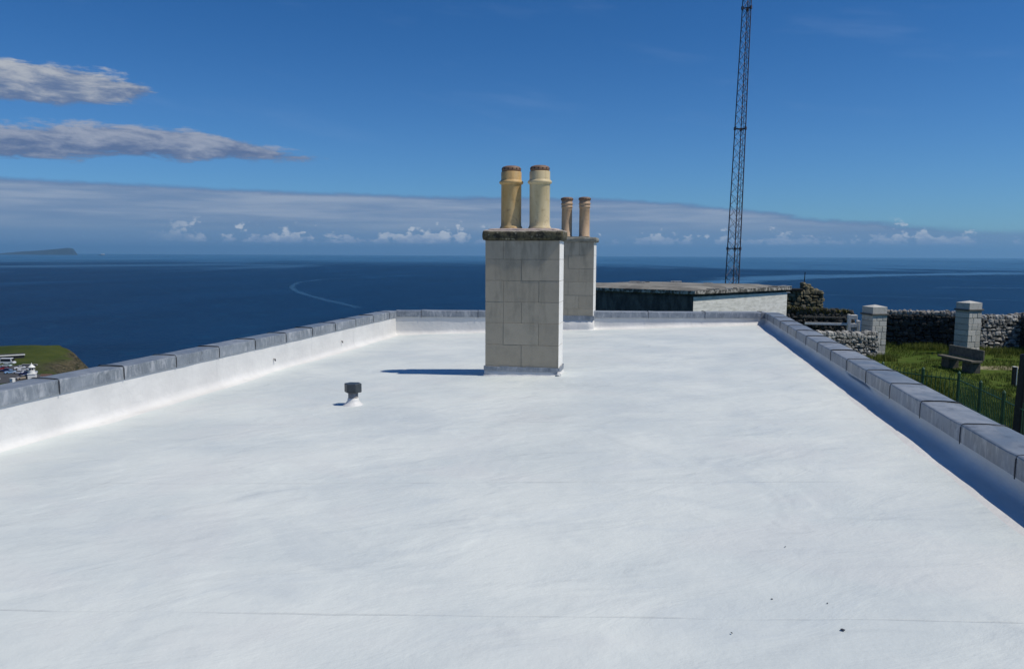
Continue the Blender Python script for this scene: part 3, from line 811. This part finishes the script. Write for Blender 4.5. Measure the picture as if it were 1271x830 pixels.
# ruin
r2 = rubble_wall((6.0, 42.9), (8.15, 43.4), .8, 2.45, 2.55, 'ruined stone wall end with orange lichen, right of the outbuilding', M_ruin, .23, 8, 'ruined_wall', .1, 'ruin')
m = MB(); r = random.Random(5)
for k in range(26): stone(m, Vector((1.25+r.uniform(0, .42), .2+r.uniform(-.15, .15), 2.5+r.uniform(0, .52))), .14, .16, .08, r.random(), r)
m.build('chimney_stump', M_ruin, r2)
m = MB(); m.tube((1.32, .2, 2.9), (1.35, .2, 3.62), .022, 6); m.build('post', M_dkwood, r2)
m = MB(); m.box(-.1, 1.2, -.35, .3, 2.62, 2.74); m.box(-.1, .55, -.45, .3, 2.50, 2.56, mi=1); m.build('lintel', [M_dkwood, M_wpaint], r2, .01)

def pillar(x, y, label, ang, h, seed, sc=1.):
    t = thing('stone_pillar', (x, y, -4.45), label, 'pillar', 'white stone gate pillars', ang)
    s = .37*sc; r = random.Random(seed)
    m = MB(); m.box(-s+.015, s-.015, -s+.015, s-.015, -.1, h-.4); m.build('core', M_ashj, t)
    m = MB(); z = 0.; k = 0
    while z < h-.45:
        ch = min(r.uniform(.24, .34), h-.42-z); 
        if k % 2: cuts = [-s, r.uniform(-.12, .12)*sc, s]
        else: cuts = [-s, r.uniform(-.2, -.12)*sc, r.uniform(.1, .2)*sc, s]
        for a, c in zip(cuts, cuts[1:]):
            m.box(a+.006, c-.006, -s+r.uniform(-.008, .008), s, z+.006, z+ch-.006)
        z += ch; k += 1
    m.build('shaft', M_ashlar, t, .012)
    m = MB(); m.box(-s-.05, s+.05, -s-.05, s+.05, h-.42, h-.345); m.build('band', M_ashj, t, .012)
    m = MB(); q = s-.01; m.add([(-q, -q, h-.345), (q, -q, h-.345), (q, q, h-.345), (-q, q, h-.345), (-q, -q, h-.06), (q, -q, h-.06), (q, q, h-.06), (-q, q, h-.06), (0, 0, h+.03)],
        [(0, 3, 2, 1), (0, 1, 5, 4), (1, 2, 6, 5), (2, 3, 7, 6), (3, 0, 4, 7), (4, 5, 8), (5, 6, 8), (6, 7, 8), (7, 4, 8)]); m.build('capital', M_ashlar, t)
    return t
pillar(9.2, 36.3, 'white stone gate pillar beside the pale rubble wall, left one of two', radians(24), 2.30, 11)
pillar(13.85, 38.6, 'white stone gate pillar behind the bench, right one of two', radians(28), 2.42, 12, 1.02)

# white timber rail with end block
t = thing('timber_rail', (6.3, 37.0, -4.45), 'white painted timber rails ending in a chunky pierced block behind the low wall', 'rail')
m = MB(); m.box(0, 1.85, -.03, .03, 1.64, 1.70, Matrix.Rotation(.0, 4, 'Z')); m.build('top_rail', M_wood, t, .006)
m = MB(); m.box(.1, 1.95, -.05, .05, 1.31, 1.42); m.build('bottom_rail', M_wpaint, t, .006)
for xx in (.2, 1.5):
    m = MB(); m.box(xx-.04, xx+.04, .05, .12, 0, 1.66); m.build('post', M_dkwood, t)
m = MB()
m.box(1.95, 2.07, -.14, .14, 0, 1.82); m.box(2.34, 2.46, -.14, .14, 0, 1.55); m.box(2.07, 2.34, -.138, .138, 1.24, 1.42); m.box(2.07, 2.34, -.138, .138, 1.60, 1.80); m.box(2.07, 2.34, .05, .136, 0, 1.24)
m.build('end_block', M_wpaint, t, .01)

# bench
bp = Vector((11.04, 33.59)); bq = Vector((11.60, 31.6)); ba = atan2(bq.y-bp.y, bq.x-bp.x); BL = (bq-bp).length
t = thing('stone_bench', (bp.x, bp.y, -4.45), 'weathered concrete garden bench with a straight backrest in front of the pillars', 'bench', None, ba)
m = MB(); m.box(0, BL, -.06, .40, .42, .50); m.build('seat', M_conc, t, .012)
m = MB(); m.box(.02, BL-.02, .405, .48, .50, .90); m.build('backrest', M_conc, t, .012)
for xx in (.15, BL-.65):
    m = MB(); m.box(xx, xx+.5, .03, .44, -.05, .42); m.build('leg', M_concd, t, .01)

# green railing
def railing(pts, label):
    root = thing('railing_fence', (pts[0][0], pts[0][1], -4.45), label, 'fence')
    o = Vector((pts[0][0], pts[0][1], 0)); P_ = [Vector((*p, 0))-o for p in pts]
    rl = MB(); brs = MB()
    for a, b_ in zip(P_, P_[1:]):
        L = (b_-a).length; d = (b_-a)/L
        for zz in (.22, .86): rl.tube(a+Vector((0, 0, zz)), b_+Vector((0, 0, zz)), .018, 6)
        n = int(L/.115)
        for k in range(1, n):
            q = a+d*L*k/n; brs.tube(q+Vector((0, 0, .08)), q+Vector((0, 0, 1.02)), .014, 5, .008)
    rl.build('rail', M_green, root)
    brs.build('baluster', M_green, root)['kind'] = 'stuff'
    for p in P_:
        m = MB(); m.tube(p+Vector((0, 0, -.1)), p+Vector((0, 0, 1.06)), .045, 8); m.tube(p+Vector((0, 0, 1.06)), p+Vector((0, 0, 1.12)), .05, 8, .01); m.build('fence_post', M_green, root)
railing([(6.9, 25.9), (7.78, 24.9), (8.54, 24.2), (8.51, 22.55), (8.45, 20.94), (8.38, 19.4), (8.3, 17.8), (8.2, 16.2)], 'dark green metal railing with upright bars between lawn and building')
t = thing('timber_post', (11.95, 28.9, -4.45), 'short weathered timber post standing on the lawn beyond the railing', 'post')
m = MB(); m.box(-.07, .03, -.07, .07, -.1, .68); m.build('shaft', M_dkwood, t, .008)
m = MB(); m.box(.03, .06, -.07, .07, -.1, .69); m.box(-.07, .03, -.07, .07, .68, .70); m.build('lit_faces', M_wpaint, t, .004)  # white right side and top: sunlight on the post put into the colour
t = thing('gable_post', (8.62, 20.0, -4.45), 'broad black tarred post at the right edge of the picture beside the railing', 'post')
m = MB(); m.add([(-.25, -.2, -.1), (.4, -.2, -.1), (.4, .2, -.1), (-.25, .2, -.1), (-.21, -.15, 2.15), (.4, -.15, 2.15), (.4, .15, 2.15), (-.21, .15, 2.15)],
    [(0, 3, 2, 1), (4, 5, 6, 7), (0, 1, 5, 4), (1, 2, 6, 5), (2, 3, 7, 6), (3, 0, 4, 7)]); m.build('shaft', M_dkwood, t, .02)
m = MB(); m.box(-.16, -.05, -.05, .05, 2.15, 2.85); m.build('finial', M_wood, t, .01)

# grass tufts
def grass(name, zones, seed, material, hh):
    r = random.Random(seed); m = MB(); vs = []; fs = []
    for (x0, x1, y0, y1, n, ex) in zones:
        for _ in range(n):
            x = r.uniform(x0, x1); y = r.uniform(y0, y1)
            if n3(x*.5, y*.5, seed)+.35*n3(x*2, y*2, 3) < ex: continue
            k = 4; hgt = hh*r.uniform(.5, 1.3)*(1+.8*max(0, n3(x*.35, y*.35, 7)))
            for _2 in range(k):
                a = r.uniform(0, 2*pi); l = r.uniform(.2, .9)*hgt; bx = x+r.uniform(-.06, .06); by = y+r.uniform(-.06, .06); w_ = .009
                o = len(vs); vs += [(bx-w_*sin(a), by+w_*cos(a), -4.47), (bx+w_*sin(a), by-w_*cos(a), -4.47), (bx+l*.5*cos(a), by+l*.5*sin(a), -4.45+hgt)]
                fs.append((o, o+1, o+2))
    m.add(vs, fs); return tag(m.build(name, material), 'short rough green grass covering the garden lawn', 'grass', None, 'stuff')
M_grass = mat('grass_blade', lambda g: {'Base Color': g.mix(g.island(), g.mix(g.ss(g.noise(g.pos(), .5, 4, .6), .35, .65), (.075, .125, .014), (.14, .17, .03)), (.17, .19, .055)), 'Roughness': .8, 'Specular IOR Level': .1})
grass('lawn_grass', [(5, 18, 19, 42, 26000, -.15), (7.5, 13, 19, 28, 9000, -.3)], 4, M_grass, .09)
o = grass('long_grass', [(13.6, 17.2, 38.6, 40.2, 1600, -1), (9.9, 13.5, 39.6, 41.1, 1500, -.2), (8.2, 9.8, 34.6, 36, 500, -1), (5.6, 9.6, 24, 30, 4500, -.1), (8.55, 9.4, 18, 24.5, 2500, -.4)], 9, M_grass, .21)
o['label'] = 'tufts of long green grass along the walls and the railing'
# weeds on the dark wall tops
m = MB(); r = random.Random(3)
for k in range(5000):
    u = r.random(); x = 5.4+3.95*u; y = 40.9+.3*u+r.uniform(-.3, .3); z = -4.45+1.74-.2*u+r.uniform(-.1, .12)
    a = r.uniform(0, 2*pi); l = r.uniform(.08, .26)
    m.add([(x, y, z), (x+.05*cos(a+1.5), y+.05*sin(a+1.5), z), (x+l*.6*cos(a), y+l*.6*sin(a), z+l*.7)], [(0, 1, 2)])
tag(m.build('wall_top_weeds', mat('dry_weed', lambda g: {'Base Color': g.mix(g.island(), (.05, .06, .015), (.16, .14, .05)), 'Roughness': .9})), 'dry green and brown weeds growing on the dark rubble wall', 'weeds', None, 'stuff')

# ------------------------------------------------------------------ headland car park
m = MB(); cpz = -49.93
m.prism([(-312, 262), (-282, 292), (-262, 268), (-243, 262), (-239, 250), (-262, 236), (-290, 236)], cpz-1.5, cpz)
tag(m.build('car_park', flat('asphalt', (.055, .055, .057), .9, 0, .2, .3)), kind='structure')
def car(name, paint, L=4.3, W=1.78, H=1.45, van=False):
    root = bpy.data.objects.new(name, None); C.objects.link(root)
    prof_b = [(-L/2, .35), (-L/2+.05, .75), (-L*.30, .92), (L*.32, .95), (L/2-.05, .85), (L/2, .45), (L/2-.1, .25), (-L/2+.1, .25)]
    if van: prof_b = [(-L/2, .35), (-L/2+.1, 1.0), (-L*.40, 1.15), (-L*.30, H), (L/2-.05, H), (L/2, .45), (L/2-.1, .25), (-L/2+.1, .25)]
    def ext(prof, w0, w1=None):
        n = len(prof); vs = [(a, -w0, b) for a, b in prof]+[(a, w0, b) for a, b in prof]
        return vs, [(k, (k+1) % n, n+(k+1) % n, n+k) for k in range(n)]+[tuple(range(n))[::-1], tuple(range(n, 2*n))]
    m = MB(); m.add(*ext(prof_b, W/2)); m.build('body', paint, root, .05, 2)
    if van:
        m = MB()
        for s in (-1, 1): m.box(-L*.28, L*.42, s*W/2-.01, s*W/2+.012, 1.25, H-.35)
        m.box(-L*.405, -L*.30, -W*.42, W*.42, 1.2, H-.2); m.build('window', M_glass, root)
    else:
        c = [(-L*.20, .90), (-L*.06, H-.06), (L*.20, H-.06), (L*.34, .92)]
        m = MB(); m.add(*ext(c, W*.43)); m.build('window', M_glass, root, .02)
        m = MB(); m.box(-L*.07, L*.21, -W*.40, W*.40, H-.07, H); m.build('roof', paint, root, .02)
    for sx in (-.31, .31):
        for sy in (-1, 1):
            m = MB(); m.tube((L*sx, sy*(W/2-.18), .33), (L*sx, sy*(W/2+.015), .33), .33, 14); m.build('wheel', M_tyre, root)
    return root
def paint(n, c): return mat(n, lambda g: {'Base Color': c, 'Roughness': .3, 'Coat Weight': .5, 'Metallic': .1})
P = {'white': paint('white_paint', (.8, .8, .8)), 'red': paint('dark_red_paint', (.25, .02, .03)), 'navy': paint('navy_paint', (.015, .02, .09)), 'blue': paint('pale_blue_paint', (.25, .42, .65)),
     'silver': paint('silver_paint', (.55, .57, .6)), 'black': paint('black_paint', (.015, .015, .02)), 'beige': paint('beige_paint', (.42, .36, .28)), 'mint': paint('pale_mint_paint', (.62, .74, .70))}
protos = {}
cars = [('white', -291, 279, .15, 'white car parked at the far left of the car park', 0), ('mint', -283.5, 279.5, .3, 'pale mint car in front of the white camper van', 0),
        ('red', -278.0, 272.2, 1.0, 'dark red car in the thick of the parked cars', 0), ('white', -272.5, 275.5, .9, 'white car right behind the dark red car', 0),
        ('navy', -272.5, 268.2, .6, 'navy car right of the dark red car', 0), ('blue', -266.5, 264.6, 1.0, 'pale blue car at the front of the parked row', 0),
        ('silver', -266.5, 271, .8, 'silver car in the back row near the grass', 0), ('white', -262.5, 264.8, .2, 'white car between the pale blue and the navy car', 0),
        ('navy', -257.3, 262.5, .7, 'navy car in the front row, left of the black car', 0), ('black', -252.5, 259.7, .9, 'black car closest to the white tower', 0),
        ('silver', -257.5, 266.0, .3, 'silver car parked behind the navy one near the white tower', 0), ('beige', -249.8, 253.3, 1.2, 'beige car parked alone in front of the white tower', 0),
        ('white', -257.5, 249.4, 2.4, 'white car at the near left edge of the car park', 0), ('black', -285, 274.4, .9, 'black car between the white car and the dark red car', 0)]
for c, x_, y_, rz, lab, _ in cars:
    if c not in protos: root = protos[c] = car('parked_car', P[c])
    else: root = copy_tree(protos[c])
    root.location = (x_, y_, cpz); root.rotation_euler = (0, 0, rz)
    tag(root, lab, 'car', 'cars parked on the headland')
v = car('camper_van', P['white'], 6.2, 2.1, 2.7, True); v.location = (-290.5, 287.5, -50.0); v.rotation_euler = (0, 0, pi+.25); tag(v, 'tall white camper van parked in front of the dark roofed building', 'camper van')
for (x_, y_, lab) in ((-268.6, 258.6, 'small white marker block in the middle of the car park'), (-247.6, 246.6, 'larger white marker block at the near edge of the car park')):
    t = thing('marker_block', (x_, y_, cpz), lab, 'marker'); k = 1 if x_ < -260 else 1.5
    m = MB(); m.box(-.45*k, .45*k, -.45*k, .45*k, 0, .9*k); m.build('base', M_white, t, .05)
    m = MB(); m.box(-.5*k, .5*k, -.5*k, .5*k, .9*k, 1.0*k); m.build('top', M_white, t, .03)
# little white tower
t = thing('white_tower', (-247.4, 255.8, -50.6), 'small white lighthouse shaped tower with pointed cap beside the parked cars', 'tower', None, .55)
m = MB(); m.box(-1.35, 1.35, -1.35, 1.35, -1, 2.5); m.build('base', M_white, t, .05)
m = MB(); m.box(-1.5, 1.5, -1.5, 1.5, 2.5, 2.68); m.build('ledge', M_white, t, .04)
m = MB(); m.lathe([(1.15, 2.68), (1.08, 4.1)], n=24); m.build('drum', M_white, t)
m = MB(); m.lathe([(.92, 4.1), (.92, 5.1)], n=16); m.build('lantern', M_glass, t)
for k in range(8):
    a = 2*pi*k/8; m = MB(); m.tube((.98*cos(a), .98*sin(a), 4.1), (.98*cos(a), .98*sin(a), 5.15), .1, 6); m.build('lantern_bar', M_white, t)
m = MB(); m.lathe([(1.3, 5.1), (1.25, 5.3), (.6, 5.9), (.15, 6.35), (.08, 6.9), (.001, 7.0)], n=24); m.build('cap', M_white, t)
# long dark building with pale roof edge
t = thing('visitor_building', (-299, 301, -50.6), 'long low dark building with a pale flat roof at the edge of the grass', 'building', None, .785+pi)
m = MB(); m.box(-3.0, 20, -3, 3, -1, 2.9); m.build('wall', M_rooft, t)
m = MB(); m.box(-3.1, 20.1, -3.1, 3.1, 2.9, 3.1); m.build('roof', M_rooft, t, .03)
m = MB(); m.box(-3.3, 20.3, 3.1, 3.4, 2.75, 3.25); m.build('roof_fascia', M_white, t, .03)
for k in range(4):
    m = MB(); m.box(1+k*4, 3.2+k*4, 2.98, 3.05, .8, 2.2); m.build('window', M_glass, t)
# low hut and wall right of the tower
t = thing('low_shed', (-243.2, 258.5, -50.4), 'low brown roofed shed just right of the white tower', 'shed', None, .3)
m = MB(); m.box(-1.9, 1.9, -1, 1, -1, 1.2); m.build('wall', M_white, t)
m = MB(); m.add([(-2.1, -1.2, 1.2), (2.1, -1.2, 1.2), (2.1, 1.2, 1.2), (-2.1, 1.2, 1.2), (-2.1, 0, 2.0), (2.1, 0, 2.0)], [(0, 1, 5, 4), (2, 3, 4, 5), (1, 2, 5), (3, 0, 4), (0, 3, 2, 1)]); m.build('roof', flat('brown_roof', (.10, .06, .05), .9), t)
t = thing('field_wall', (-281, 285.5, -50.3), 'low pale stone wall between the car park and the green slope', 'wall', None, .15)
m = MB(); m.box(0, 7, -.4, .4, -.5, .7); m.build('stonework', M_rub, t, .1)
m = MB(); m.box(0, 7, -.48, .48, .7, .85); m.build('coping', M_rub, t, .05)
t = thing('bush', (-318, 340, -50.5), 'dark bush on the skyline of the green headland', 'bush')
m = MB(); r = random.Random(2)
for k in range(400):
    d = Vector((r.gauss(0, 1), r.gauss(0, 1), r.gauss(0, .7))).normalized()*r.uniform(.3, .8); c = Vector((d.x, d.y, d.z+1.3)); a = Vector((r.gauss(0, 1), r.gauss(0, 1), r.gauss(0, 1))).normalized()*.22; b2 = a.orthogonal()
    m.add([c-a, c+b2, c+a, c-b2], [(0, 1, 2, 3)])
m.build('foliage', flat('dark_foliage', (.025, .04, .015), .9), t)
m = MB(); m.tube((0, 0, -1), (0, 0, 1.2), .15, 6); m.build('stem', M_dkwood, t)

# ship on the horizon
sx_, sy_ = -20450, 24600
t = thing('ship', (sx_, sy_, SEA-2), 'distant ship with dark hull and white upper works on the horizon', 'ship', None, .15)
L = 240
m = MB(); vs = []
for xx, w_ in ((-L/2, 12), (-L/3, 15), (L/3, 15), (L/2-12, 8), (L/2, 1)):
    vs += [(xx, -w_, 0), (xx, w_, 0), (xx+(4 if xx > 0 else 0), w_*1.05, 26), (xx+(4 if xx > 0 else 0), -w_*1.05, 26)]
m.add(vs, [(i*4+j, i*4+(j+1) % 4, (i+1)*4+(j+1) % 4, (i+1)*4+j) for i in range(4) for j in range(4)]+[(0, 1, 2, 3), (16, 19, 18, 17)])
m.build('hull', flat('dark_hull', (.05, .06, .09), .6, 0, .1, .01), t)
m = MB(); m.box(-30, 95, -14, 14, 26, 50); m.box(20, 80, -12, 12, 50, 64); m.build('superstructure', M_white, t)
m = MB(); m.box(-20, 0, -7, 7, 50, 70); m.build('funnel', M_white, t)

# ------------------------------------------------------------------ render
S.render.engine = 'CYCLES'
S.cycles.volume_bounces = 0; S.cycles.max_bounces = 6
